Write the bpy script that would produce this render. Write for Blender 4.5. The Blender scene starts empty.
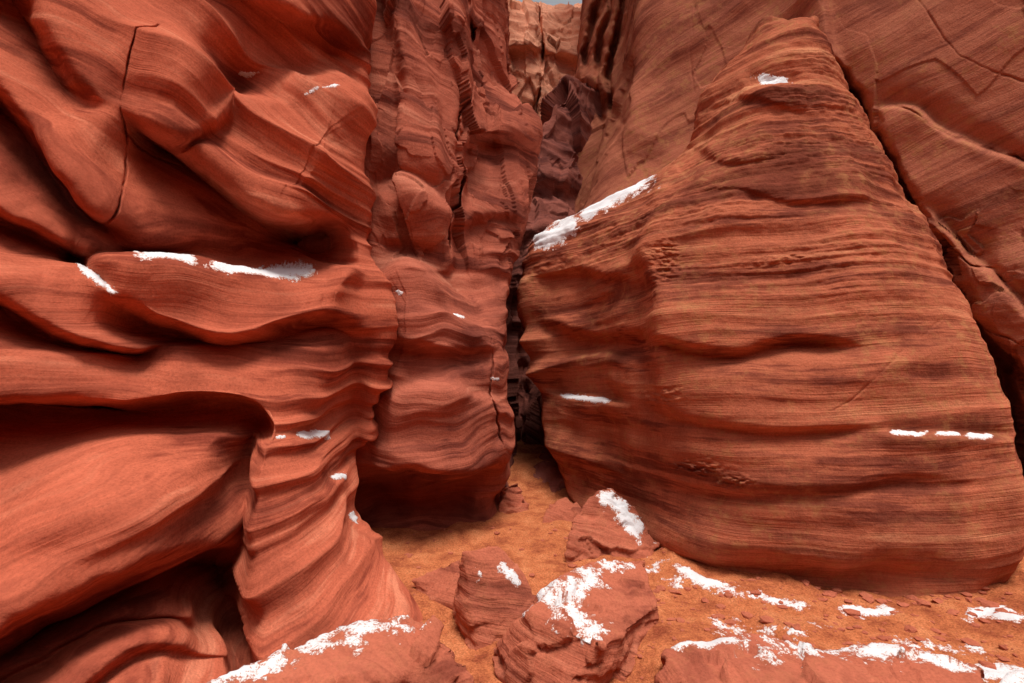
import bpy, bmesh, math, random
import numpy as np
from mathutils import Vector

rng = np.random.RandomState(7)
H = 2.0          # eye height of the photographer (m)
F = 512.0        # focal length in image pixels (18 mm on 36 mm)
CX, CY = 512.0, 341.5  # image centre in pixels

def pixel_to_world(a, b, d):
    """back-projects image pixel column a, row b at chosen depth d (m) -> world xyz"""
    return np.stack([(a-CX)/F*d, d, H+(CY-b)/F*d], -1)

# ------------------------------------------------------------------ noise
_perm = rng.permutation(256); _perm = np.concatenate([_perm,_perm,_perm])
_g = rng.normal(size=(256,3)); _g /= np.linalg.norm(_g,axis=1)[:,None]
_r = rng.uniform(size=(256,7))
def perlin(x,y,z):
    x=np.asarray(x,float);y=np.asarray(y,float);z=np.asarray(z,float)
    xi=np.floor(x).astype(np.int64);yi=np.floor(y).astype(np.int64);zi=np.floor(z).astype(np.int64)
    xf=x-xi;yf=y-yi;zf=z-zi
    xi&=255;yi&=255;zi&=255
    u=xf**3*(xf*(xf*6-15)+10);v=yf**3*(yf*(yf*6-15)+10);w=zf**3*(zf*(zf*6-15)+10)
    out=0
    for i in (0,1):
        wu=u if i else 1-u
        for j in (0,1):
            wv=v if j else 1-v
            for k in (0,1):
                ww=w if k else 1-w
                h=_perm[_perm[_perm[xi+i]+yi+j]+zi+k]
                g=_g[h]
                out=out+wu*wv*ww*(g[...,0]*(xf-i)+g[...,1]*(yf-j)+g[...,2]*(zf-k))
    return out*1.5
def fbm(x,y,z,o=4):
    s=0;a=1;f=1
    for i in range(o):
        s=s+a*perlin(x*f+i*17.3,y*f+i*5.1,z*f+i*9.7);a*=.5;f*=2.03
    return s
def blocks(x,y,z,tilt=.5):
    """joint-bounded blocks: every cell is a flat facet with its own offset and tilt"""
    w=.25
    x=x+w*perlin(x*1.3,y*1.3,z*1.3);z=z+w*perlin(x*1.1+7,y*1.1,z*1.1);y=y+w*perlin(x*1.2,y*1.2+9,z*1.2)
    xi=np.floor(x).astype(np.int64);yi=np.floor(y).astype(np.int64);zi=np.floor(z).astype(np.int64)
    best=np.full(x.shape,1e9);out=np.zeros(x.shape)
    for i in (-1,0,1):
        for j in (-1,0,1):
            for k in (-1,0,1):
                h=_perm[_perm[_perm[(xi+i)&255]+((yi+j)&255)]+((zi+k)&255)];r=_r[h]
                dx=x-(xi+i+r[...,0]);dy=y-(yi+j+r[...,1]);dz=z-(zi+k+r[...,2])
                d=np.abs(dx)+np.abs(dy)+np.abs(dz)*.9
                m=d<best
                best=np.where(m,d,best)
                v=r[...,3]-.5+tilt*((r[...,4]-.5)*dx+(r[...,5]-.5)*dy+(r[...,6]-.5)*dz)*2
                out=np.where(m,v,out)
    return out
def sst(a,b,x):
    t=np.clip((x-a)/(b-a),0,1);return t*t*(3-2*t)
def sabs(v,e=.06): return np.sqrt(v*v+e*e)-e
def blur(A,r,axis):
    """box blur along a grid axis"""
    pad=[(0,0)]*A.ndim;pad[axis]=(r+1,r)
    C=np.cumsum(np.pad(A,pad,mode='edge'),axis=axis)
    n=A.shape[axis]
    a=np.take(C,np.arange(2*r+1,2*r+1+n),axis=axis);b=np.take(C,np.arange(0,n),axis=axis)
    return (a-b)/(2*r+1)

# ------------------------------------------------------------ interpolation
def pchip(P,t):
    n=len(P);D=P[1:]-P[:-1];M=np.zeros_like(P)
    a=D[:-1];b=D[1:];same=(a*b)>0
    M[1:-1]=np.where(same,2*a*b/np.where(same,a+b,1),0)
    M[0]=D[0];M[-1]=D[-1]
    i=np.clip(np.floor(t).astype(int),0,n-2);f=(t-i).reshape((-1,)+(1,)*(P.ndim-1))
    h00=2*f**3-3*f**2+1;h10=f**3-2*f**2+f;h01=-2*f**3+3*f**2;h11=f**3-f**2
    return h00*P[i]+h10*M[i]+h01*P[i+1]+h11*M[i+1]
def params(v,lo,hi,dens):
    out=[]
    for i in range(len(v)-1):
        a,b=v[i],v[i+1];g=abs(b-a)
        vis = max(a,b)>lo and min(a,b)<hi
        n=int(max(10,min(g*dens,400))) if vis else int(max(6,min(g*.12,60)))
        out.append(i+np.arange(n)/n)
    out.append([len(v)-1]);return np.concatenate(out)

def smooth_line(L,n=28):
    L=np.array(L,float)
    if len(L)<3: 
        t=np.linspace(0,1,n)[:,None];return L[0]*(1-t)+L[1]*t
    Q=np.vstack([2*L[0]-L[1],L,2*L[-1]-L[-2]])
    out=[]
    m=len(L)-1
    for t in np.linspace(0,m-1e-6,n):
        i=int(t);f=t-i;p0,p1,p2,p3=Q[i:i+4]
        out.append(.5*((2*p1)+(-p0+p2)*f+(2*p0-5*p1+4*p2-p3)*f*f+(-p0+3*p1-3*p2+p3)*f**3))
    return np.array(out)
def line_dist(px,py,line):
    L=smooth_line(line,max(12,5*len(line)));best=np.full(px.shape,1e9);sd=np.zeros(px.shape);tt=np.zeros(px.shape);n=len(L)-1
    for i in range(n):
        ax,ay=L[i];dx,dy=L[i+1]-L[i];l2=dx*dx+dy*dy+1e-9
        t=np.clip(((px-ax)*dx+(py-ay)*dy)/l2,0,1)
        qx=px-ax-t*dx;qy=py-ay-t*dy;d=np.hypot(qx,qy)
        m=d<best
        best=np.where(m,d,best);s=np.sign(dx*(py-ay)-dy*(px-ax));sd=np.where(m,s*d,sd);tt=np.where(m,(i+t)/n,tt)
    return sd,tt
def region(px,py,line,r):
    L=np.array(line,float)
    return (px>L[:,0].min()-r)&(px<L[:,0].max()+r)&(py>L[:,1].min()-r)&(py<L[:,1].max()+r)
def taper(t,k=.15): return sst(0,1,np.clip(np.minimum(t,1-t)/k,0,1))
# sculpt stamps: amounts positive = rock stands out
def step(px,py,D,line,Ap,wp,An,wn,edge=3.,k=.2):
    m=region(px,py,line,3.5*max(wp,wn))
    sd,t=line_dist(px[m],py[m],line)
    S=1/(1+np.exp(-np.clip(sd/edge,-30,30)))
    f=S*Ap*np.exp(-(np.maximum(sd,0)/wp)**1.4)+(1-S)*An*np.exp(-(np.maximum(-sd,0)/wn)**1.4)
    D[m]-=f*taper(t,k)
def crack(px,py,D,line,w,dep,k=.1):
    """joint / crack: wanders and opens and closes along its run"""
    m=region(px,py,line,5*w+8)
    x=px[m];y=py[m];o=x*0+line[0][0]*.37
    j=min(3.,1.2+w*.4)
    sd,t=line_dist(x+j*fbm(x*.05,y*.05,o,3),y+j*fbm(x*.05+9,y*.05,o,3),line)
    op=np.clip(.65+1.1*perlin(x*.035,y*.035,o+4),.12,1.25) if w<5 else 1.
    D[m]+=dep*op*np.exp(-(sd/(w*(.6+.4*op)))**2)*taper(t,k)
def pocks(px,py,D,cx,cy,rx,ry,a):
    """patch of small pits and broken laminae"""
    m=(np.abs(px-cx)<3*rx)&(np.abs(py-cy)<3*ry)
    x=px[m];y=py[m]
    D[m]-=a*np.maximum(fbm(x*.12,y*.3,x*0+cx,3),-.4)*np.exp(-((x-cx)/rx)**2-((y-cy)/ry)**2)
def blob(px,py,D,cx,cy,rx,ry,a,ang=0):
    c,s=math.cos(math.radians(ang)),math.sin(math.radians(ang))
    X=(px-cx)*c+(py-cy)*s;Y=-(px-cx)*s+(py-cy)*c
    D-=a*np.exp(-(X/rx)**2-(Y/ry)**2)

# ------------------------------------------------------------------ materials
def rock_material(name, dark, mid, light, gold=0.0, fine=1.0, bump=1.0, streak=.35, seed=0.):
    m=bpy.data.materials.new(name);m.use_nodes=True;nt=m.node_tree;N=nt.nodes;L=nt.links
    N.remove(N['Principled BSDF'])
    b=N.new('ShaderNodeBsdfDiffuse');b.inputs['Roughness'].default_value=.4
    L.new(b.outputs[0],N['Material Output'].inputs['Surface'])
    at=N.new('ShaderNodeAttribute');at.attribute_name='strata'
    geo=N.new('ShaderNodeNewGeometry')
    def mapped(src,sc,off=0):
        k=N.new('ShaderNodeMapping');k.inputs['Scale'].default_value=sc;k.inputs['Location'].default_value=(off+seed,off,off*1.3)
        L.new(src,k.inputs['Vector']);return k.outputs[0]
    def noise(v,scale,det=5,rough=.6,dist=0.):
        k=N.new('ShaderNodeTexNoise');k.inputs['Scale'].default_value=scale;k.inputs['Detail'].default_value=det
        k.inputs['Roughness'].default_value=rough;k.inputs['Distortion'].default_value=dist
        L.new(v,k.inputs['Vector']);return k.outputs[0]
    def ramp(f,stops):
        k=N.new('ShaderNodeValToRGB');e=k.color_ramp.elements
        e[0].position=stops[0][0];e[0].color=(*stops[0][1],1);e[1].position=stops[-1][0];e[1].color=(*stops[-1][1],1)
        for p,c in stops[1:-1]:
            x=e.new(p);x.color=(*c,1)
        L.new(f,k.inputs[0]);return k.outputs[0]
    def mix(f,a,c,mode='MIX'):
        k=N.new('ShaderNodeMix');k.data_type='RGBA';k.blend_type=mode
        if isinstance(f,float): k.inputs[0].default_value=f
        else: L.new(f,k.inputs[0])
        for i,v in ((6,a),(7,c)):
            if isinstance(v,tuple): k.inputs[i].default_value=(*v,1)
            else: L.new(v,k.inputs[i])
        return k.outputs[2]
    def math_(op,a,c):
        k=N.new('ShaderNodeMath');k.operation=op
        for i,v in ((0,a),(1,c)):
            if isinstance(v,(int,float)): k.inputs[i].default_value=v
            else: L.new(v,k.inputs[i])
        return k.outputs[0]
    S=at.outputs['Vector'];P=geo.outputs['Position']
    broad=noise(mapped(S,(.3,.3,3.2)),1.,5,.72)
    bands=noise(mapped(S,(.45,.45,20.),3.),1.,4,.68)
    finel=noise(mapped(S,(1.1,1.1,90.),7.),1.,2,.65)
    grain=noise(P,60.,3,.75)
    patch=noise(P,1.1,4,.65)
    c1=ramp(broad,[(.36,tuple(v*.6 for v in dark)),(.44,dark),(.49,mid),(.56,mid),(.65,light)])
    c2=ramp(bands,[(.30,tuple(v*.6 for v in dark)),(.44,mid),(.58,mid),(.72,light)])
    pf=ramp(patch,[(.38,(.12,)*3),(.62,(.50,)*3)])
    col=mix(pf,c1,c2)
    g=ramp(finel,[(.33,(.68,.62,.60)),(.5,(1,1,1)),(.68,(1.22,1.22,1.22))])
    col=mix(math_('MULTIPLY',pf,1.6*fine),col,g,'MULTIPLY')
    g2=ramp(grain,[(.3,(.70,.68,.68)),(.5,(1,1,1)),(.72,(1.2,1.2,1.18))])
    col=mix(.85,col,g2,'MULTIPLY')
    st=noise(mapped(P,(2.2,2.2,.45),2.),1.,4,.7)
    sm=ramp(st,[(.46,(0,0,0)),(.68,(1,1,1))])
    col=mix(math_('MULTIPLY',sm,streak),col,(dark[0]*.55,dark[1]*.6,dark[2]*.7))
    pm=ramp(patch,[(.48,(0,0,0)),(.66,(1,1,1))])
    col=mix(math_('MULTIPLY',pm,.32),col,(mid[0]*1.3,mid[1]*1.35,mid[2]*1.4))
    if gold>0:
        gm=ramp(noise(P,9.,5,.75),[(.5,(0,0,0)),(.60,(1,1,1))])
        col=mix(math_('MULTIPLY',math_('MULTIPLY',gm,ramp(patch,[(.42,(0,0,0)),(.56,(1,1,1))])),gold),col,(.46,.22,.09))
    L.new(col,b.inputs['Color'])
    h=math_('MULTIPLY',math_('ADD',bands,math_('MULTIPLY',finel,.45*fine)),math_('ADD',pf,.35))
    h=math_('ADD',h,math_('MULTIPLY',grain,.25))
    h=math_('ADD',h,math_('MULTIPLY',noise(P,11.,3,.7),.55))
    bp=N.new('ShaderNodeBump');bp.inputs['Strength'].default_value=.9;bp.inputs['Distance'].default_value=.023*bump
    L.new(h,bp.inputs['Height']);L.new(bp.outputs[0],b.inputs['Normal'])
    return m

MD=(.24,.048,.029);MM=(.50,.126,.069);ML=(.70,.250,.145)
mat_left=rock_material('red_sandstone_smooth',MD,MM,ML,0.,.6,.55,.3,1.)
mat_mid=rock_material('red_sandstone_mid',(.21,.053,.037),(.42,.117,.071),(.58,.21,.13),0.,.6,.8,.4,5.)
mat_out=rock_material('red_sandstone_layered',(.21,.052,.033),(.47,.138,.073),(.68,.29,.15),.45,.85,.95,.35,9.)
mat_back=rock_material('red_sandstone_plain',(.28,.082,.052),(.43,.142,.083),(.51,.19,.108),.5,.45,1.,.2,13.)
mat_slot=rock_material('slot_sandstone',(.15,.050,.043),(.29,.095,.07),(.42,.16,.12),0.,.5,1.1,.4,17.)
mat_far_sunlit=rock_material('far_sandstone_sunlit',(.48,.20,.12),(.70,.32,.20),(.78,.44,.30),0.,.5,1.,.1,21.)  # pale stone, colours lifted further to stand in for sunlit glow
mat_bould=rock_material('boulder_sandstone',(.24,.060,.038),(.45,.130,.075),(.54,.19,.11),.1,.5,1.,.15,23.)

def sand_material():
    m=bpy.data.materials.new('orange_sand');m.use_nodes=True;nt=m.node_tree;N=nt.nodes;L=nt.links
    N.remove(N['Principled BSDF'])
    b=N.new('ShaderNodeBsdfDiffuse');b.inputs['Roughness'].default_value=.5
    L.new(b.outputs[0],N['Material Output'].inputs['Surface'])
    geo=N.new('ShaderNodeNewGeometry')
    def noise(s,d=6,r=.7):
        k=N.new('ShaderNodeTexNoise');k.inputs['Scale'].default_value=s;k.inputs['Detail'].default_value=d;k.inputs['Roughness'].default_value=r
        L.new(geo.outputs['Position'],k.inputs['Vector']);return k.outputs[0]
    r=N.new('ShaderNodeValToRGB');e=r.color_ramp.elements
    e[0].position=.34;e[0].color=(.32,.08,.038,1);e[1].position=.7;e[1].color=(.70,.27,.12,1)
    x=e.new(.5);x.color=(.56,.175,.072,1)
    n=noise(3.5,6,.72);L.new(n,r.inputs[0])
    r2=N.new('ShaderNodeValToRGB');e=r2.color_ramp.elements
    e[0].position=.36;e[0].color=(.5,.46,.44,1);e[1].position=.6;e[1].color=(1.1,1.1,1.1,1)
    g=noise(70,3,.8);L.new(g,r2.inputs[0])
    mx=N.new('ShaderNodeMix');mx.data_type='RGBA';mx.blend_type='MULTIPLY';mx.inputs[0].default_value=.8
    L.new(r.outputs[0],mx.inputs[6]);L.new(r2.outputs[0],mx.inputs[7]);L.new(mx.outputs[2],b.inputs['Color'])
    a=N.new('ShaderNodeMath');a.operation='MULTIPLY_ADD';L.new(g,a.inputs[0]);a.inputs[1].default_value=.4;L.new(noise(16,5,.7),a.inputs[2])
    bp=N.new('ShaderNodeBump');bp.inputs['Strength'].default_value=.9;bp.inputs['Distance'].default_value=.03
    L.new(a.outputs[0],bp.inputs['Height']);L.new(bp.outputs[0],b.inputs['Normal']);return m
mat_sand=sand_material()
def snow_material():
    m=bpy.data.materials.new('snow_crust');m.use_nodes=True;nt=m.node_tree;N=nt.nodes;L=nt.links
    b=N['Principled BSDF'];b.inputs['Roughness'].default_value=.75
    geo=N.new('ShaderNodeNewGeometry');at=N.new('ShaderNodeAttribute');at.attribute_name='cover'
    k=N.new('ShaderNodeTexNoise');k.inputs['Scale'].default_value=75;k.inputs['Detail'].default_value=4;k.inputs['Roughness'].default_value=.7
    L.new(geo.outputs['Position'],k.inputs['Vector'])
    a=N.new('ShaderNodeMath');a.operation='MULTIPLY_ADD';L.new(k.outputs[0],a.inputs[0]);a.inputs[1].default_value=1.7;L.new(at.outputs['Fac'],a.inputs[2])
    r=N.new('ShaderNodeValToRGB');e=r.color_ramp.elements
    e[0].position=.76;e[0].color=(.44,.135,.075,1);e[1].position=1.0;e[1].color=(.84,.84,.86,1)
    x=e.new(.88);x.color=(.74,.62,.58,1)
    L.new(a.outputs[0],r.inputs[0]);L.new(r.outputs[0],b.inputs['Base Color'])
    bp=N.new('ShaderNodeBump');bp.inputs['Distance'].default_value=.012;L.new(k.outputs[0],bp.inputs['Height']);L.new(bp.outputs[0],b.inputs['Normal']);return m
mat_snow=snow_material()

# ------------------------------------------------------------------ mesh helpers
def make_mesh(name,V,faces,mat,strata=None,smooth=True):
    me=bpy.data.meshes.new(name)
    nf=len(faces);k=faces.shape[1]
    me.vertices.add(len(V));me.vertices.foreach_set('co',np.ascontiguousarray(V,dtype=np.float32).ravel())
    me.loops.add(nf*k);me.loops.foreach_set('vertex_index',faces.astype(np.int32).ravel())
    me.polygons.add(nf);me.polygons.foreach_set('loop_start',np.arange(0,nf*k,k,dtype=np.int32))
    me.update(calc_edges=True)
    if smooth: me.polygons.foreach_set('use_smooth',np.ones(nf,dtype=bool))
    if strata is not None:
        a=me.attributes.new('strata','FLOAT_VECTOR','POINT');a.data.foreach_set('vector',np.ascontiguousarray(strata,dtype=np.float32).ravel())
    me.materials.append(mat);me.validate()
    ob=bpy.data.objects.new(name,me);bpy.context.collection.objects.link(ob);return ob
def grid_faces(nr,nc,flip=False):
    i=np.arange(nr*nc).reshape(nr,nc)
    f=np.stack([i[:-1,:-1],i[1:,:-1],i[1:,1:],i[:-1,1:]],-1).reshape(-1,4)
    return f[:,::-1] if flip else f
def grid_normals(P):
    du=np.gradient(P,axis=0);dv=np.gradient(P,axis=1)
    n=np.cross(du,dv);n/=np.linalg.norm(n,axis=-1)[...,None]+1e-9
    return n

snowV=[];snowF=[];snowC=[];snow_n=0
def snow_height(p,mask,thick):
    n1=fbm(p[:,0]*8,p[:,1]*8,p[:,2]*8,3);n2=fbm(p[:,0]*34,p[:,1]*34,p[:,2]*34,2)
    h=mask-.50+n1*.42+n2*.32
    snowC.append(h)
    g=h+.12
    return np.where(g>0,np.minimum(g*1.6,.35+g*.3),g)*thick
def add_snow(P,Nn,mask,thick=.014):
    """crusty sheet lying over the rock, dipping under it where it is thin"""
    global snow_n
    nr,nc=mask.shape
    ok=mask>.04
    if not ok.any(): return
    q=ok[:-1,:-1]&ok[1:,:-1]&ok[1:,1:]&ok[:-1,1:]
    i=np.arange(nr*nc).reshape(nr,nc)
    f=np.stack([i[:-1,:-1],i[1:,:-1],i[1:,1:],i[:-1,1:]],-1)[q]
    used=np.unique(f);rem=np.full(nr*nc,-1);rem[used]=np.arange(len(used))
    p=P.reshape(-1,3)[used];n=Nn.reshape(-1,3)[used].copy();n[:,2]+=.4;n/=np.linalg.norm(n,axis=1)[:,None]
    h=snow_height(p,mask.ravel()[used],thick)
    snowV.append(p+n*h[:,None]);snowF.append(rem[f]+snow_n);snow_n+=len(used)

def line_mask(px,py,lines):
    m=np.zeros(px.shape)
    for line,w,a in lines:
        r=region(px,py,line,3*w)
        if not r.any(): continue
        sd,t=line_dist(px[r],py[r],line)
        v=a*np.exp(-(sd/w)**2)*(.25+.75*taper(t,.2))
        e=(t<=0)|(t>=1); v=np.where(e,v*np.exp(-(np.abs(sd)/w)**2),v)
        m[r]=np.maximum(m[r],v)
    return m

def build_wall(name,rows,mat,sculpt,strat,relief,dens=1.2,snow=(),warp=5.):
    """rows: list of lists of (pixel column, pixel row, depth)"""
    C=np.array(rows,float)
    ref_c=np.median(C[:,:,0],axis=0);ref_r=np.median(C[:,:,1],axis=1)
    tr=params(ref_r,-20,700,dens);tc=params(ref_c,-20,1044,dens)
    A=pchip(C,tr);A=np.swapaxes(pchip(np.swapaxes(A,0,1),tc),0,1)
    px,py,D=A[...,0].copy(),A[...,1].copy(),A[...,2].copy()
    wx=px+warp*fbm(px*.012,py*.012,px*0+3.3,3);wy=py+warp*fbm(px*.012,py*.02,px*0+8.3,3)
    sculpt(wx,wy,D)
    P=pixel_to_world(px,py,D);N_=grid_normals(P)
    sgn=np.sign(np.median((N_*(np.array([0,0,H])-P)).sum(-1)))
    N_*=sgn
    r=int(10*dens)
    Ns=blur(blur(blur(blur(N_,r,0),r,1),r,0),r,1);Ns/=np.linalg.norm(Ns,axis=-1)[...,None]+1e-6
    s=strat(P);S3=np.stack([P[...,0],P[...,1],s],-1)
    P=P+Ns*relief(P,s,px,py)[...,None]
    nr,nc=px.shape
    ob=make_mesh(name,P.reshape(-1,3),grid_faces(nr,nc,flip=sgn<0),mat,S3.reshape(-1,3))
    if snow:
        N2=grid_normals(P)*sgn
        add_snow(P,N2,line_mask(wx*.5+px*.5,wy*.5+py*.5,snow))
    return ob

# ================================================================== LEFT WALL
def Lrow(py,px,d,wrap=1.6,top=None):
    return [(a,py,b) for a,b in zip(px,d)]+[(px[-1]-6,py,d[-1]+.5),(px[-1]-45,py,d[-1]+wrap)]
cl=[-900,-450,-150,0,80,160,250,310,350]
rowsL=[
 [(a,-330,b) for a,b in zip([-900,-450,-150,0,80,160,250,310,350,372,368,330],[9,9.5,10,10,10,10,10.5,10.5,11,11,11,11.5])],
 Lrow(-300,cl+[372],[1.6,2.3,3.3,4.0,4.3,4.6,5.0,5.4,5.7,5.9]),
 Lrow(-120,cl+[372],[1.5,2.2,3.2,3.9,4.2,4.45,4.8,5.1,5.4,5.6]),
 Lrow(0,cl+[374],[1.45,2.1,3.1,3.75,4.0,4.2,4.5,4.8,5.1,5.4]),
 Lrow(70,cl+[371],[1.4,2.05,3.0,3.55,3.8,4.0,4.4,4.7,4.95,5.2]),
 Lrow(140,cl+[369],[1.4,2.0,2.9,3.35,3.6,3.85,4.25,4.5,4.8,5.05]),
 Lrow(200,cl+[368],[1.35,2.0,2.8,3.2,3.45,3.75,4.15,4.45,4.75,5.0]),
 Lrow(260,cl+[377],[1.35,1.95,2.7,3.1,3.3,3.6,4.0,4.3,4.6,4.85]),
 Lrow(320,cl+[386],[1.3,1.9,2.65,3.0,3.2,3.45,3.8,4.1,4.45,4.75]),
 Lrow(370,cl+[386],[1.3,1.9,2.6,2.95,3.1,3.3,3.6,4.0,4.4,4.75]),
 Lrow(420,cl+[380],[1.3,1.9,2.6,2.9,3.05,3.2,3.45,3.85,4.35,4.75]),
 Lrow(460,[-900,-450,-150,0,80,160,250,300,335,358],[1.3,1.9,2.6,2.9,3.0,3.15,3.35,3.75,4.25,4.65]),
 Lrow(500,[-900,-450,-150,0,80,160,250,300,335,358],[1.3,1.85,2.55,2.8,2.85,2.95,3.25,3.6,4.1,4.6]),
 Lrow(545,[-900,-450,-150,0,80,160,250,305,348,378],[1.25,1.8,2.4,2.65,2.7,2.8,3.15,3.45,3.9,4.5]),
 Lrow(590,[-900,-450,-150,0,80,160,250,315,368,405],[1.25,1.75,2.25,2.5,2.55,2.65,3.05,3.3,3.65,4.1]),
 Lrow(620,[-900,-450,-150,0,80,160,250,320,380,427],[1.2,1.7,2.15,2.4,2.45,2.55,3.0,3.2,3.45,3.75]),
 Lrow(680,[-900,-450,-150,0,80,160,250,325,390,440],[1.2,1.65,2.0,2.2,2.25,2.35,2.85,3.05,3.2,3.4]),
 Lrow(780,[-900,-450,-150,0,80,160,250,325,390,440],[1.1,1.5,1.8,1.95,2.0,2.1,2.6,2.7,2.85,3.0]),
 Lrow(1000,[-900,-450,-150,0,80,160,250,325,390,440],[1.0,1.3,1.5,1.6,1.7,1.8,2.1,2.2,2.3,2.4]),
]
def sculptL(x,y,D):
    # hollow under the fin and the fin itself
    step(x,y,D,[(110,108),(180,150),(240,195),(300,228),(350,232)],-.90,40,.16,60,3.5)
    blob(x,y,D,318,165,44,55,.30,20)
    step(x,y,D,[(205,112),(255,86),(312,78),(360,92),(378,140)],.16,45,-.36,42,3)
    blob(x,y,D,292,243,38,15,-.50)
    blob(x,y,D,180,72,36,42,.28)
    step(x,y,D,[(120,112),(165,128),(205,132),(228,112),(224,70),(190,25)],-.28,24,.06,30,2.5)
    crack(x,y,D,[(165,22),(138,58),(120,110),(123,180),(106,228)],1.2,.10)
    crack(x,y,D,[(118,130),(150,160),(200,178),(255,215)],1.0,.07)
    # big sweeping flutes, upper left
    step(x,y,D,[(-160,20),(-30,70),(30,130),(80,200),(140,240)],-.55,36,.16,50,3)
    step(x,y,D,[(-160,-60),(0,-20),(60,60),(105,120)],-.46,40,.16,50,4)
    step(x,y,D,[(-150,150),(-20,205),(60,245),(110,262)],-.30,24,.12,40,2.5)
    step(x,y,D,[(60,-120),(200,-40),(300,20),(380,50)],-.32,40,.14,40,4)
    # snow ledge
    step(x,y,D,[(90,258),(180,262),(250,266),(320,272),(360,268)],.26,42,-.44,24,2.2,.12)
    step(x,y,D,[(50,262),(90,276),(125,294)],.10,30,-.20,20,2.5)
    # flutes beneath it
    step(x,y,D,[(95,282),(150,320),(210,340),(262,338),(320,322),(390,335)],-.50,26,.12,30,2.5)
    step(x,y,D,[(-200,262),(-30,290),(40,328),(120,350),(180,352)],-.36,24,.10,34,2.5)
    # one continuous lip: shelf edge turning down into the arris of the column
    step(x,y,D,[(-260,385),(-60,398),(60,403),(140,404),(205,400),(248,402),(264,424),(255,475),(248,560),(258,640),(262,760),(262,900)],-.62,46,.06,34,2.0,.1)
    step(x,y,D,[(300,-20),(330,60)],.1,20,-.1,20,5)
    blob(x,y,D,110,500,110,45,.20,-8)
    blob(x,y,D,300,520,36,110,.14)
    blob(x,y,D,352,415,16,62,-.40)
    step(x,y,D,[(330,400),(318,440),(326,480),(352,530),(380,575)],.05,18,-.16,18,4)
    # deep lower hollow
    step(x,y,D,[(-300,760),(-100,690),(0,642),(70,600),(135,570),(195,552),(262,548)],-.85,75,.06,50,3.,.12)
    blob(x,y,D,212,615,38,70,-.30,-8)
    step(x,y,D,[(-150,740),(0,690),(80,645),(150,622),(215,640)],-.16,14,.10,22,3)
    step(x,y,D,[(-100,790),(40,720),(120,668),(180,655),(230,690)],-.16,14,.10,22,3)
    crack(x,y,D,[(-40,404),(60,407),(128,409)],2.4,.4)
def stratL(P):
    x,y,z=P[...,0],P[...,1],P[...,2]
    s=z+.55*(x+2)*sst(2.4,3.6,z)-.42*(x+2)*sst(1.5,.6,z)
    return s+.16*fbm(x*.6,y*.6,z*.7,3)
def reliefL(P,s,px,py):
    x,y,z=P[...,0],P[...,1],P[...,2]
    a=-sabs(perlin(x*.35,y*.35,s*1.7+4),.02)*.25
    mod=np.clip(.7+1.3*perlin(x*.5+3,y*.5,z*.7),.15,1.7)
    b=-sabs(perlin(x*.45+9,y*.45,s*4.6),.02)*.09*mod
    c=perlin(x*.7,y*.7,s*13)*.012*mod+perlin(x*.8,y*.8,s*34)*.003*mod
    g=fbm(x*.9,y*.9,z*.9,2)*.07
    e=fbm(x*7,y*7,z*9,2)*.003
    return a+b+c+g+e+.08
snowL=[([(75,273),(98,281),(121,292)],4.2,1.2),([(132,264),(170,262),(200,265)],2.6,1.0),([(200,266),(260,269),(318,273)],3.2,1.1),
 ([(285,434),(300,436)],2,.8),([(308,437),(338,434)],3.4,1.1),([(328,478),(340,479)],4,1.1),([(353,512),(360,520)],4,1.05),
 ([(236,72),(262,74)],2.2,.8),([(300,92),(345,88)],1.6,.6)]
build_wall('canyon_wall',rowsL,mat_left,sculptL,stratL,reliefL,1.1,snowL)

# ================================================================== MIDDLE WALL
def Mrow(py,px,d): return [(a,py,b) for a,b in zip(px,d)]+[(px[-1]-2,py,d[-1]+.6),(px[-1]-18,py,d[-1]+3.0)]
rowsM=[
 [(a,-330,b) for a,b in zip([300,368,400,430,460,490,510,515,513,500],[12]*10)],
 Mrow(-300,[300,368,400,430,460,480,495,508],[6.6,6.7,6.8,6.9,7.2,7.4,7.6,8.2]),
 Mrow(-100,[300,368,400,430,460,480,495,506],[6.2,6.3,6.4,6.6,6.9,7.2,7.4,8.0]),
 Mrow(0,[300,368,400,430,460,480,493,503],[5.9,6.0,6.1,6.3,6.7,7.1,7.4,8.0]),
 Mrow(70,[300,366,400,430,460,480,493,503],[5.7,5.8,5.9,6.1,6.5,7.0,7.3,7.9]),
 Mrow(130,[300,364,400,430,460,490,515,536],[5.6,5.65,5.7,5.9,6.3,6.8,7.1,7.7]),
 Mrow(180,[300,364,400,430,455,490,512,532],[5.5,5.5,5.5,5.7,6.2,6.7,7.0,7.6]),
 Mrow(240,[300,368,400,430,450,480,503,522],[5.3,5.3,5.3,5.5,6.0,6.4,6.7,7.3]),
 Mrow(290,[300,376,400,430,450,475,492,506],[5.2,5.1,5.0,5.2,5.6,6.0,6.2,6.7]),
 Mrow(330,[300,380,405,430,455,476,492,505],[5.2,4.95,4.85,4.95,5.2,5.5,5.7,6.2]),
 Mrow(380,[300,378,402,430,455,478,494,508],[5.1,4.95,4.85,4.85,5.0,5.2,5.4,6.0]),
 Mrow(430,[300,372,400,430,455,478,495,511],[5.1,4.95,4.8,4.8,4.95,5.15,5.4,5.9]),
 Mrow(466,[300,366,400,430,455,478,495,509],[5.1,4.95,4.85,4.85,5.0,5.2,5.4,5.9]),
 Mrow(500,[300,366,400,430,455,474,486,498],[5.6,5.55,5.5,5.5,5.6,5.6,5.7,6.0]),
 Mrow(545,[300,366,400,430,455,474,488,500],[5.5,5.4,5.35,5.35,5.4,5.5,5.6,6.0]),
 Mrow(640,[300,366,400,430,455,474,488,500],[5.4,5.3,5.2,5.2,5.3,5.4,5.5,6.0]),
]
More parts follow.
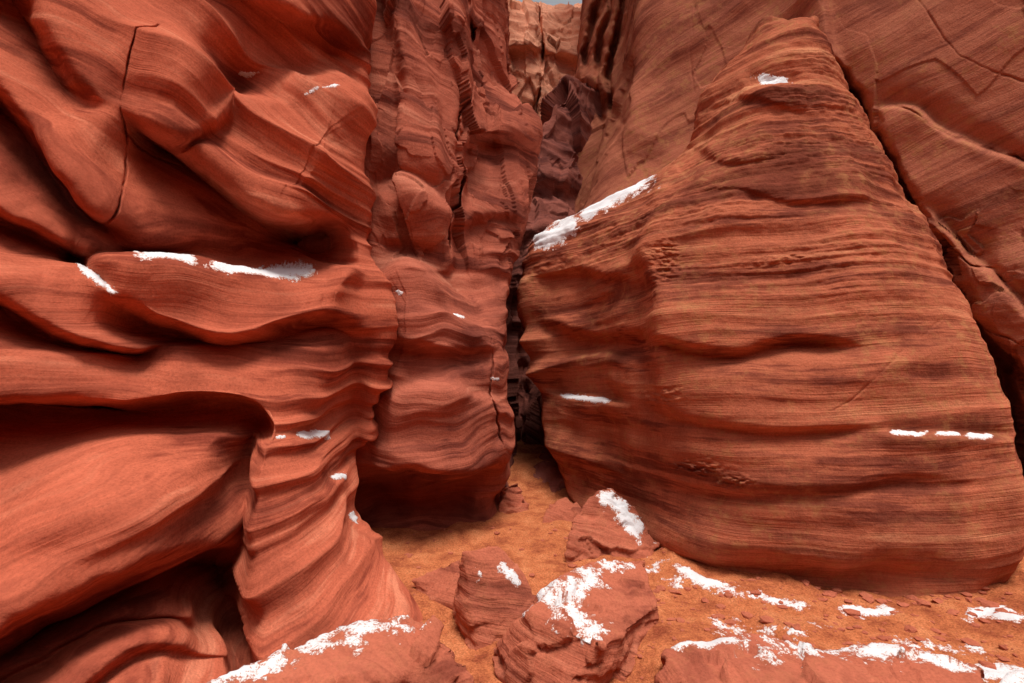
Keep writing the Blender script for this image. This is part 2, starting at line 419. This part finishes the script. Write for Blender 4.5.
def sculptM(x,y,D):
    crack(x,y,D,[(464,-80),(462,10),(470,45),(461,100),(454,190),(449,265)],2.0,.6)
    crack(x,y,D,[(493,330),(492,385),(499,455)],1.0,.12)
    step(x,y,D,[(464,-120),(462,100),(452,250),(450,280)],.22,34,-.20,30,2.5)
    step(x,y,D,[(350,482),(385,476),(415,468),(450,478),(475,474),(520,456)],-.55,26,.16,20,2.)
    step(x,y,D,[(366,278),(405,262),(440,280),(470,305),(510,335)],.22,34,-.40,36,3)
    step(x,y,D,[(376,332),(420,348),(460,355),(510,345)],-.24,20,.10,20,2.5)
    step(x,y,D,[(370,400),(430,385),(470,392),(515,402)],.14,26,-.12,18,3)
    step(x,y,D,[(360,195),(400,185),(430,200),(462,228)],.16,26,-.24,26,2.5)
    step(x,y,D,[(400,-40),(428,60),(440,130),(436,200)],.14,30,-.16,26,2.)
    step(x,y,D,[(380,-40),(398,60),(402,150),(398,220)],-.14,20,.10,24,2.)
    step(x,y,D,[(445,150),(500,138),(550,155)],-.3,24,.14,28,2.5)
    step(x,y,D,[(445,235),(490,218),(540,230)],-.2,18,.12,24,2.5)
def stratM(P):
    x,y,z=P[...,0],P[...,1],P[...,2]
    return z+.25*x*sst(3,4.5,z)+.2*fbm(x*.8,y*.8,z*.8,3)
def reliefM(P,s,px,py):
    x,y,z=P[...,0],P[...,1],P[...,2]
    up=sst(2.7,3.4,z)
    a=-sabs(perlin(x*.6,y*.6,s*1.9+1),.03)*(.17-.09*up)
    b=-sabs(perlin(x*.7+9,y*.7,s*5),.03)*(.055-.02*up)
    c=perlin(x*1.,y*1.,s*15)*.008
    q=blocks(x*1.6,y*.9,z*.6,.9)*.16+blocks(x*3.4,y*2,z*1.5,.9)*.035
    return a+b+c+q*up+fbm(x*2,y*2,z*2,5)*.014*(.3+up)+.05
snowM=[([(455,312),(470,314)],2.2,.9),([(396,290),(402,296)],3,.9),([(490,378),(500,379)],2,.8)]
build_wall('canyon_wall',rowsM,mat_mid,sculptM,stratM,reliefM,1.6,snowM,4.)

# ================================================================== SLOT ROCK AND FAR WALL
rowsD=[
 [(a,p,b) for a,p,b in zip([470,520,545,572,600,630],[180,180,155,115,125,100],[12.6,12.6,12.8,13.2,14.2,13.5])],
 [(a,p,b) for a,p,b in zip([470,520,545,572,600,630],[140,144,116,84,84,70],[10.6,10.6,10.8,11.2,11.6,11.5])],
 [(a,p,b) for a,p,b in zip([470,520,548,575,600,630],[172,172,150,134,134,130],[10.2,10.2,10.4,10.8,11.3,11.0])],
 [(a,210,b) for a,b in zip([470,520,548,575,600,630],[9.8,9.8,10.0,10.5,11.0,10.8])],
 [(a,260,b) for a,b in zip([470,515,540,565,600,630],[9.4,9.4,9.7,10.2,10.6,10.4])],
 [(a,330,b) for a,b in zip([470,505,525,545,600,630],[8.8,9.2,10.0,10.2,9.8,9.6])],
 [(a,400,b) for a,b in zip([470,505,520,540,600,630],[8.0,8.6,10,9.4,8.4,8.8])],
 [(a,460,b) for a,b in zip([470,500,518,540,600,630],[6.9,7.3,9.0,7.9,7.3,7.4])],
 [(a,500,b) for a,b in zip([470,500,520,545,600,630],[6.4,6.6,8.0,7.0,6.6,6.7])],
 [(a,600,b) for a,b in zip([470,500,520,545,600,630],[6.1,6.3,7.4,6.6,6.4,6.5])],
]
def sculptD(x,y,D):
    step(x,y,D,[(500,195),(545,182),(590,196),(625,190)],-.3,20,.15,22,3)
    step(x,y,D,[(500,245),(545,232),(590,225)],-.3,20,.2,22,3)
def reliefD(P,s,px,py):
    x,y,z=P[...,0],P[...,1],P[...,2]
    return fbm(x,y,z*.8,4)*.10+blocks(x*1.3,y*.8,z*.5,.8)*.26+blocks(x*3,y*2,z*1.6,.8)*.05-sabs(perlin(x*.5,y*.5,s*2.5),.03)*.15
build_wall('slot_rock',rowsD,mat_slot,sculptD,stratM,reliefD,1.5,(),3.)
rowsC=[
 [(a,8,b) for a,b in zip([430,500,540,580,640],[22]*5)],
 [(a,p,b) for a,p,b in zip([430,500,530,565,590],[-6,-2,7,8,4],[14.5,14.5,14.7,15,15])],
 [(a,60,b) for a,b in zip([430,500,530,570,640],[13.5,13.5,13.2,14,14])],
 [(a,140,b) for a,b in zip([430,500,530,570,640],[13.3,13.3,13.3,13.5,13.5])],
 [(a,300,b) for a,b in zip([430,500,540,580,640],[13.]*5)],
 [(a,470,b) for a,b in zip([430,500,540,580,640],[12.5]*5)],
]
def sculptC(x,y,D):
    step(x,y,D,[(490,60),(540,48),(590,70)],-.5,14,.4,20,3)
    crack(x,y,D,[(540,0),(545,60),(530,130)],2,.8)
build_wall('far_canyon_wall',rowsC,mat_far_sunlit,sculptC,stratM,reliefD,1.3,(),4.)

# ================================================================== RIGHT BACK WALL
def Rrow(py,e,d0=0.):
    return [(e-55,py,15.5+d0),(e-60,py,12.5+d0),(e-40,py,11.4+d0),(e-14,py,10.6+d0),(e,py,8.5+d0),(e+60,py,7.8+d0),(e+130,py,7.2+d0),(820,py,6.5+d0),(900,py,6.05+d0),(960,py,5.7+d0),(1024,py,5.35+d0),(1150,py,4.9+d0),(1500,py,4.2+d0),(2000,py,3.6+d0)]
rowsR=[[(a,-330,b) for a,b in zip([580,590,600,620,640,700,770,820,900,960,1024,1150,1500,2000],[16]*4+[15]*3+[13]*4+[11,9,8])],
 Rrow(-300,650,.5),Rrow(-120,645,.3),Rrow(0,640,.15),Rrow(60,636,.05),Rrow(120,620,0),Rrow(180,600,-.05),Rrow(240,580,-.1),Rrow(320,575,-.2),Rrow(420,575,-.3),Rrow(520,580,-.45),Rrow(600,580,-.6),Rrow(700,590,-.7)]
def sculptR(x,y,D):
    # gap behind the outcrop
    crack(x,y,D,[(812,40),(842,85),(868,130),(890,180),(915,215),(942,262),(965,310),(995,370),(1018,440),(1024,520)],8,.8,.06)
    crack(x,y,D,[(835,70),(868,120),(884,165),(905,195)],2.5,.4)
    step(x,y,D,[(820,-60),(834,30),(850,80),(880,140)],.10,26,-.12,30,2.)
    step(x,y,D,[(862,112),(905,108),(950,128),(1030,165),(1200,230)],.05,30,-.14,16,1.3)
    crack(x,y,D,[(890,106),(950,130),(1040,168)],1.4,.06)
    step(x,y,D,[(905,190),(965,245),(1005,290),(1040,320),(1150,400)],.10,60,-.12,16,1.6)
    crack(x,y,D,[(930,232),(965,262),(1000,268)],1.3,.08);crack(x,y,D,[(960,300),(990,330),(1030,350)],1.3,.08)
    crack(x,y,D,[(700,-20),(690,60),(700,130)],1.0,.03);crack(x,y,D,[(905,-20),(960,50),(1040,90)],1.0,.015)
    # fluted overhang at the head of the slot
    for k,(a,b) in enumerate([(590,0),(602,0),(616,10)]):
        crack(x,y,D,[(a+10,-80),(a+6,b),(a-6,70),(a+4,130)],4,.7)
    step(x,y,D,[(570,70),(600,95),(620,110),(612,160)],-.5,22,.3,30,4)
def stratR(P):
    x,y,z=P[...,0],P[...,1],P[...,2]
    return z*.8-.35*x+.1*fbm(x*.5,y*.5,z*.5,3)
def reliefR(P,s,px,py):
    x,y,z=P[...,0],P[...,1],P[...,2]
    low=sst(3.8,2.8,z)
    return (fbm(x*.6,y*.6,z*.6,3)*.10+blocks(x*.8,y*.8,z*.5+.3*x,.9)*(.03+.12*low)+blocks(x*2.5,y*2.5,z*2.,.8)*.06*low
        -sabs(perlin(x*.3,y*.3,s*2.5),.03)*.06+perlin(x*.4,y*.4,s*11)*.006+fbm(x*3,y*3,z*4,4)*.02*low+fbm(x*6,y*6,z*6,2)*.004)
build_wall('canyon_wall',rowsR,mat_back,sculptR,stratR,reliefR,1.,(),5.)

# ================================================================== RIGHT OUTCROP
def Orow(py,px,d):
    return [(px[0]+40,py,d[0]+2.2),(px[0]+4,py,d[0]+.6)]+[(a,py,b) for a,b in zip(px,d)]+[(px[-1]+1,py,d[-1]+.35),(px[-1]-16,py,d[-1]+1.3)]
rowsO=[
 [(a,70,b) for a,b in zip([800]*9+[802],[8.5]*10)],
 Orow(20,[770,780,788,797,805,812],[6.1,5.9,5.8,5.7,5.7,5.85]),
 Orow(50,[743,754,768,787,808,827],[6.1,5.8,5.6,5.45,5.4,5.6]),
 Orow(105,[703,717,737,775,817,848],[6.1,5.75,5.4,5.1,5.1,5.4]),
 Orow(150,[688,701,717,770,830,874],[6.2,5.7,5.3,4.87,4.87,5.2]),
 Orow(180,[655,677,697,765,840,890],[6.4,5.7,5.2,4.72,4.7,5.1]),
 Orow(210,[592,640,673,752,842,908],[7.0,5.8,5.1,4.6,4.55,5.0]),
 Orow(245,[532,598,655,748,852,932],[7.4,6.2,5.1,4.5,4.4,4.85]),
 Orow(300,[522,590,650,748,862,960],[7.3,6.0,4.95,4.4,4.25,4.6]),
 Orow(350,[524,592,655,752,872,982],[7.2,5.9,4.85,4.3,4.15,4.45]),
 Orow(400,[535,602,662,757,878,998],[7.0,5.8,4.75,4.2,4.07,4.35]),
 Orow(450,[552,614,672,766,887,1010],[6.8,5.6,4.7,4.15,4.0,4.25]),
 Orow(500,[575,635,690,780,897,1016],[6.5,5.3,4.6,4.1,3.95,4.15]),
 Orow(545,[590,648,700,790,902,1014],[6.2,5.0,4.45,4.1,3.95,4.15]),
 Orow(595,[600,665,715,800,905,1004],[6.0,4.9,4.4,4.12,4.02,4.3]),
 Orow(700,[600,665,715,800,905,1004],[6.0,4.9,4.4,4.12,4.02,4.3]),
]
def sculptO(x,y,D):
    step(x,y,D,[(690,120),(662,160),(646,205),(638,250),(652,300),(650,350),(668,430)],-.06,30,.36,42,2.5)
    blob(x,y,D,600,320,34,30,-.22);blob(x,y,D,610,430,30,22,-.16)
    step(x,y,D,[(630,335),(690,347),(740,350),(800,338),(880,345)],-.15,14,.07,20,2.)
    step(x,y,D,[(640,395),(700,420),(780,432),(880,428)],-.09,12,.05,18,2.)
    step(x,y,D,[(870,433),(930,434),(1030,442)],.08,18,-.10,10,2)
    step(x,y,D,[(535,388),(580,394),(640,404)],.14,20,-.18,14,2)
    step(x,y,D,[(530,318),(600,340),(660,330)],-.26,20,.14,22,2.5)
    step(x,y,D,[(525,280),(580,272),(650,285)],-.20,16,.10,18,2.5)
    step(x,y,D,[(525,232),(560,228),(600,203),(655,174),(672,160)],.10,16,-.22,9,2.0,.06)
    step(x,y,D,[(550,436),(620,470),(690,485),(780,490),(900,480),(1020,485)],-.07,18,.04,26,2.5)
    step(x,y,D,[(655,158),(690,148),(730,162),(800,150)],-.07,10,.05,14,2)
    step(x,y,D,[(660,200),(720,188),(800,203),(900,195)],-.05,10,.04,14,2)
    step(x,y,D,[(695,112),(740,100),(800,112),(860,105)],-.05,10,.04,14,2)
    step(x,y,D,[(740,80),(772,84),(808,82)],.12,18,-.14,10,2.5)
    step(x,y,D,[(580,520),(680,548),(770,562),(880,562),(1010,548)],-.20,26,.06,30,5)
    crack(x,y,D,[(945,312),(900,350),(850,398),(828,415)],.9,.012)
    for c in [(698,468,22,7,.06),(666,392,14,8,.05),(735,480,18,5,.05),(790,262,40,6,.025),(665,260,14,20,.05)]:
        pocks(x,y,D,*c)
def stratO(P):
    x,y,z=P[...,0],P[...,1],P[...,2]
    return z-.03*x+.06*(y-4)+.06*fbm(x*.5,y*.5,z*.6,3)
def reliefO(P,s,px,py):
    x,y,z=P[...,0],P[...,1],P[...,2]
    up=sst(1.9,3.0,z)
    left=sst(1.5,.7,x)
    a=-sabs(perlin(x*.4,y*.4,s*1.8+2),.03)*(.09+.16*left)
    b=-sabs(perlin(x*.5+9,y*.5,s*6),.03)*(.026+.02*up)
    mod=np.clip(.6+1.2*perlin(x*.9,y*.9,s*2.2),.1,1.6)
    c=perlin(x*.8,y*.8,s*19)*(.004+.012*up)*mod
    d=perlin(x*1.4,y*1.4,s*45)*(.002+.009*up)*mod
    e=fbm(x*7,y*7,z*12,3)*(.003+.014*up*mod)
    return a+b+c+d+e+fbm(x*.9,y*.9,z*.9,3)*.05+.06
snowO=[([(534,246),(552,237),(580,222)],8,1.3),([(578,222),(600,208),(618,197),(656,175)],7,1.35),([(556,393),(585,398),(614,401)],3.,1.1),
 ([(756,80),(775,78),(792,81)],4.5,1.2),([(886,433),(927,434)],2.4,1.05),([(928,434),(957,435)],2.2,1.0),([(960,436),(987,438)],2.4,1.05)]
build_wall('sandstone_outcrop',rowsO,mat_out,sculptO,stratO,reliefO,1.2,snowO,4.)

# ================================================================== UNSEEN CANYON WALL ADDED BEHIND THE VISITOR: BLOCKS FRONTAL SKY, BOUNCES RED LIGHT
pl=np.array([(-3.9,1.9,0),(-5.0,-1.5,0),(-4.6,-5,0),(-1,-7.5,0),(4,-8.2,0),(9,-6.5,0),(12.5,-2,0),(13.5,4.0,0)],float)
tc=np.linspace(0,len(pl)-1,160);base=pchip(pl,tc)
hz=np.linspace(-.5,9.5,80)
BP=np.repeat(base[None],len(hz),0);BP[...,2]=hz[:,None]
cen=np.array([3.5,-1.,0]);out=base-cen;out[:,2]=0;out/=np.linalg.norm(out,axis=1)[:,None]
x,y,z=BP[...,0],BP[...,1],BP[...,2]
rel=.08*z+fbm(x*.3,y*.3,z*.5,4)*.5+sabs(perlin(x*.3,y*.3,z*1.5))*.5
BP=BP+out[None]*rel[...,None]
make_mesh('canyon_wall',BP.reshape(-1,3),grid_faces(*x.shape),mat_back,BP.reshape(-1,3))

# ================================================================== GROUND
def ground_z(x,y):
    z=fbm(x*.55,y*.55,x*0+2.,3)*.10+fbm(x*2.3,y*2.3,x*0,5)*.05
    z=z*sst(400,12,np.hypot(x,y))
    z=z-.08*np.exp(-((x+.35)/.35)**2)*sst(6,3,y)          # trodden channel
    z=z+.07*sst(.4,1.0,x)*sst(4.3,3.4,y)*sst(8,4,x)       # low terrace to the right
    z=z-.8*sst(-1.45,-1.9,x)*sst(-4.5,-3.5,x)*sst(6,5,y)*sst(1.5,2.2,y)   # ground lowered under the left wall's hollow to keep sand out of view
    z=z+.25*sst(6.0,9.,y)
    return z
def axis(c,lo,hi,n,far,m=60):
    core=np.linspace(lo,hi,n);g=np.geomspace(.02,far,m)
    return np.concatenate([(lo-g)[::-1],core,hi+g])
gx=axis(0,-2.2,4.6,520,400);gy=axis(0,1.9,6.8,380,400)
GX,GY=np.meshgrid(gx,gy,indexing='xy');GZ=ground_z(GX,GY)
GP=np.stack([GX,GY,GZ],-1)
make_mesh('ground',GP.reshape(-1,3),grid_faces(*GX.shape,flip=True),mat_sand)
dd=np.maximum(GY,.5);gpx=CX+GX/dd*F;gpy=CY+(H-GZ)/dd*F
gpx=np.where(GY<1,-9e3,gpx)
snowG=[([(674,566),(700,580),(740,592)],6,.8),([(740,592),(780,602),(812,606)],5,.75),([(838,607),(870,612),(897,612)],5,1.05),
 ([(962,618),(990,612),(1026,618)],6,1.05),([(640,563),(690,585)],10,.5),([(700,625),(760,632),(830,630)],9,.46),([(860,640),(940,650),(1000,652)],7,.5),
 ([(940,676),(1000,672),(1040,680)],9,.9),([(600,660),(625,640)],7,.7)]
GN=grid_normals(GP);GN*=np.sign(GN[...,2:3]+1e-9)
add_snow(GP,GN,line_mask(gpx,gpy,snowG),.016)

# ================================================================== BOULDERS
def boulder(name,hulls,vox=.014,rough=.03,seed=0,snow=None,layer=.5):
    bm=bmesh.new()
    for pts in hulls:
        vs=[bm.verts.new(pixel_to_world(np.array(float(a)),np.array(float(b)),np.array(float(d)))) for a,b,d in pts]
        r=bmesh.ops.convex_hull(bm,input=vs)
        dele=[g for g in r['geom_interior'] if isinstance(g,bmesh.types.BMVert)]
        bmesh.ops.delete(bm,geom=dele,context='VERTS')
    me=bpy.data.meshes.new(name+'_hull');bm.to_mesh(me);bm.free()
    ob=bpy.data.objects.new('tmp',me);bpy.context.collection.objects.link(ob)
    r=ob.modifiers.new('r','REMESH');r.mode='VOXEL';r.voxel_size=vox
    s=ob.modifiers.new('s','SMOOTH');s.iterations=1;s.factor=.5
    dg=bpy.context.evaluated_depsgraph_get();ev=ob.evaluated_get(dg);m2=bpy.data.meshes.new_from_object(ev)
    bpy.data.objects.remove(ob);m2.name=name
    n=len(m2.vertices);V=np.zeros(n*3,np.float32);m2.vertices.foreach_get('co',V);V=V.reshape(-1,3).astype(float)
    Nn=np.zeros(n*3,np.float32);m2.vertices.foreach_get('normal',Nn);Nn=Nn.reshape(-1,3).astype(float)
    x,y,z=V.T
    s_=z+.25*x+.1*y
    h=fbm(x*2.2+seed,y*2.2,z*2.2,3)*rough+fbm(x*8+seed,y*8,z*8,4)*rough*.45+blocks(x*3.2+seed,y*3.2,z*5,.8)*rough*1.5
    h=h-sabs(perlin(x*1.2,y*1.2+seed,s_*14),.02)*rough*1.3*(1-np.abs(Nn[:,2]))
    V=V+Nn*h[:,None]
    m2.vertices.foreach_set('co',V.astype(np.float32).ravel())
    m2.polygons.foreach_set('use_smooth',np.ones(len(m2.polygons),dtype=bool))
    a=m2.attributes.new('strata','FLOAT_VECTOR','POINT')
    S=np.stack([x,y,s_+seed+.03*fbm(x*2,y*2,z*2,3)],-1);a.data.foreach_set('vector',S.astype(np.float32).ravel())
    m2.materials.clear();m2.materials.append(mat_bould);m2.update()
    o=bpy.data.objects.new(name,m2);bpy.context.collection.objects.link(o)
    if snow:
        global snow_n
        px=CX+x/y*F;py=CY+(H-z)/y*F
        mk=line_mask(px,py,snow)*sst(.25,.6,Nn[:,2])
        faces=[p.vertices[:] for p in m2.polygons if all(mk[i]>.04 for i in p.vertices)]
        if faces:
            f=np.array([q for q in faces if len(q)==4]);used=np.unique(f);rem=np.full(n,-1);rem[used]=np.arange(len(used))
            p=V[used];hh=snow_height(p,mk[used],.018)
            snowV.append(p+Nn[used]*hh[:,None]);snowF.append(rem[f]+snow_n);snow_n+=len(used)
    return o
boulder('boulder',[[(478,640,3.45),(515,634,3.5),(538,602,3.65),(534,588,3.7),(462,550,3.6),(498,546,3.8),(512,558,3.9),(455,620,3.6),(456,572,3.6),(510,640,4.3),(455,640,4.2),(480,665,3.4)],
 [(412,581,4.1),(440,568,4.15),(462,556,4.2),(462,608,3.9),(430,596,4.0),(440,640,4.4),(430,640,4.0)]],seed=3,rough=.018,
 snow=[([(478,568),(482,590)],8,.8),([(500,560),(520,590)],6,.65)])
boulder('boulder',[[(564,566,4.65),(657,565,4.6),(570,520,4.75),(590,497,4.95),(612,487,5.05),(638,505,5.0),(658,545,4.8),(600,570,4.55),(600,580,5.6),(650,580,5.5),(600,540,5.6)]],seed=8,rough=.03,
 snow=[([(598,492),(622,508),(650,540)],9,.9)])
boulder('boulder',[[(492,650,3.3),(529,611,3.1),(592,560,3.75),(645,557,4.0),(662,605,3.5),(604,648,2.85),(590,710,2.85),(540,715,2.8),(498,675,3.1),(560,720,3.6),(640,680,4.0),(660,660,3.5)]],seed=14,rough=.026,
 snow=[([(535,608),(575,590),(600,566)],22,.62),([(560,605),(590,625),(600,645)],15,.56),([(590,570),(640,562)],10,.55)])
boulder('boulder',[[(180,700,2.35),(235,666,2.5),(290,650,2.7),(345,624,2.85),(400,619,2.9),(436,624,2.88),(456,645,2.8),(474,700,2.65),(300,760,2.3),(460,760,2.6),(200,780,2.2),(350,760,3.1),(440,740,3.2),(300,690,2.4),(400,680,2.5)]],seed=21,rough=.03,
 snow=[([(200,684),(240,668),(300,650)],13,.8),([(290,650),(345,630),(430,626)],11,.75),([(300,645),(370,640)],14,.58)])
boulder('boulder',[[(664,652,3.0),(700,638,3.1),(800,640,3.1),(920,652,3.05),(988,666,2.9),(985,705,2.6),(800,700,2.5),(690,700,2.6),(662,690,2.8),(700,760,3.2),(980,760,3.1),(700,800,2.6),(970,800,2.6)]],seed=28,rough=.035,
 snow=[([(672,650),(700,642),(760,646)],8,.75),([(740,653),(840,650),(930,658)],11,.58),([(900,655),(985,668)],6,.7)])
boulder('boulder',[[(985,690,2.6),(1010,672,2.7),(1060,668,2.75),(1120,690,2.6),(1080,760,2.5),(990,760,2.5),(1050,760,3.)]],seed=33,rough=.03,
 snow=[([(990,682),(1050,674)],12,.9)])
boulder('boulder',[[(496,520,6.1),(502,486,6.2),(518,480,6.4),(528,500,6.3),(526,525,6.1),(500,530,6.6),(525,535,6.7)]],seed=38,rough=.03)
boulder('boulder',[[(540,530,5.6),(548,503,5.8),(566,497,6.0),(582,512,5.8),(584,534,5.5),(550,540,6.2),(580,540,6.2)]],seed=45,rough=.03)

# snow object
so_=make_mesh('snow',np.concatenate(snowV),np.concatenate(snowF),mat_snow)
a=so_.data.attributes.new('cover','FLOAT','POINT');a.data.foreach_set('value',np.concatenate(snowC).astype(np.float32))

# pebbles and rubble: one mesh
bm=bmesh.new();random.seed(4)
for i in range(1400):
    x=random.uniform(-1.1,4.3);y=random.uniform(2.4,5.6)
    if random.random()<.55: y=random.uniform(2.4,4.2);x=random.uniform(.2,3.8)
    big=i<70
    if big: x=random.uniform(.5,4.0);y=random.uniform(3.,4.1)
    r=random.uniform(.018,.05) if big else .006+.02*random.random()**4*1.6
    z=float(ground_z(np.array(x),np.array(y)))
    res=bmesh.ops.create_icosphere(bm,subdivisions=1,radius=r)
    sx,sy,sz=random.uniform(.7,1.5),random.uniform(.7,1.3),random.uniform(.35,.75)
    for v in res['verts']:
        k=random.uniform(.7,1.2);v.co=Vector((v.co.x*sx*k+x,v.co.y*sy*k+y,v.co.z*sz*k+z+r*.1))
me=bpy.data.meshes.new('pebbles');bm.to_mesh(me);bm.free();me.materials.append(mat_bould)
bpy.context.collection.objects.link(bpy.data.objects.new('pebbles',me))

# ================================================================== LIGHT
W=bpy.data.worlds.new('World');bpy.context.scene.world=W;W.use_nodes=True
nt=W.node_tree;bg=nt.nodes['Background'];bg.inputs['Strength'].default_value=.13
sky=nt.nodes.new('ShaderNodeTexSky');sky.sky_type='NISHITA';sky.sun_disc=False
EL,AZ=math.radians(72),math.radians(165)
sky.sun_elevation=EL;sky.sun_rotation=AZ;sky.dust_density=4.;sky.air_density=1.;sky.ozone_density=1.
hs=nt.nodes.new('ShaderNodeHueSaturation');hs.inputs['Saturation'].default_value=.2
nt.links.new(sky.outputs[0],hs.inputs['Color']);nt.links.new(hs.outputs[0],bg.inputs['Color'])
sd=bpy.data.lights.new('sun','SUN');sd.energy=3.4;sd.angle=math.radians(20);sd.color=(1,.94,.87)
so=bpy.data.objects.new('sun',sd);bpy.context.collection.objects.link(so)
dirv=Vector((math.sin(AZ)*math.cos(EL),math.cos(AZ)*math.cos(EL),math.sin(EL)))
so.rotation_euler=dirv.to_track_quat('Z','Y').to_euler()

cam=bpy.data.cameras.new('camera');cam.lens=18;cam.sensor_width=36;cam.clip_end=2000;cam.clip_start=.05
co=bpy.data.objects.new('camera',cam);co.location=(0,0,H);co.rotation_euler=(math.radians(90),0,0)
bpy.context.collection.objects.link(co)
sc=bpy.context.scene;sc.camera=co
sc.view_settings.view_transform='Standard';sc.view_settings.look='None';sc.view_settings.exposure=0
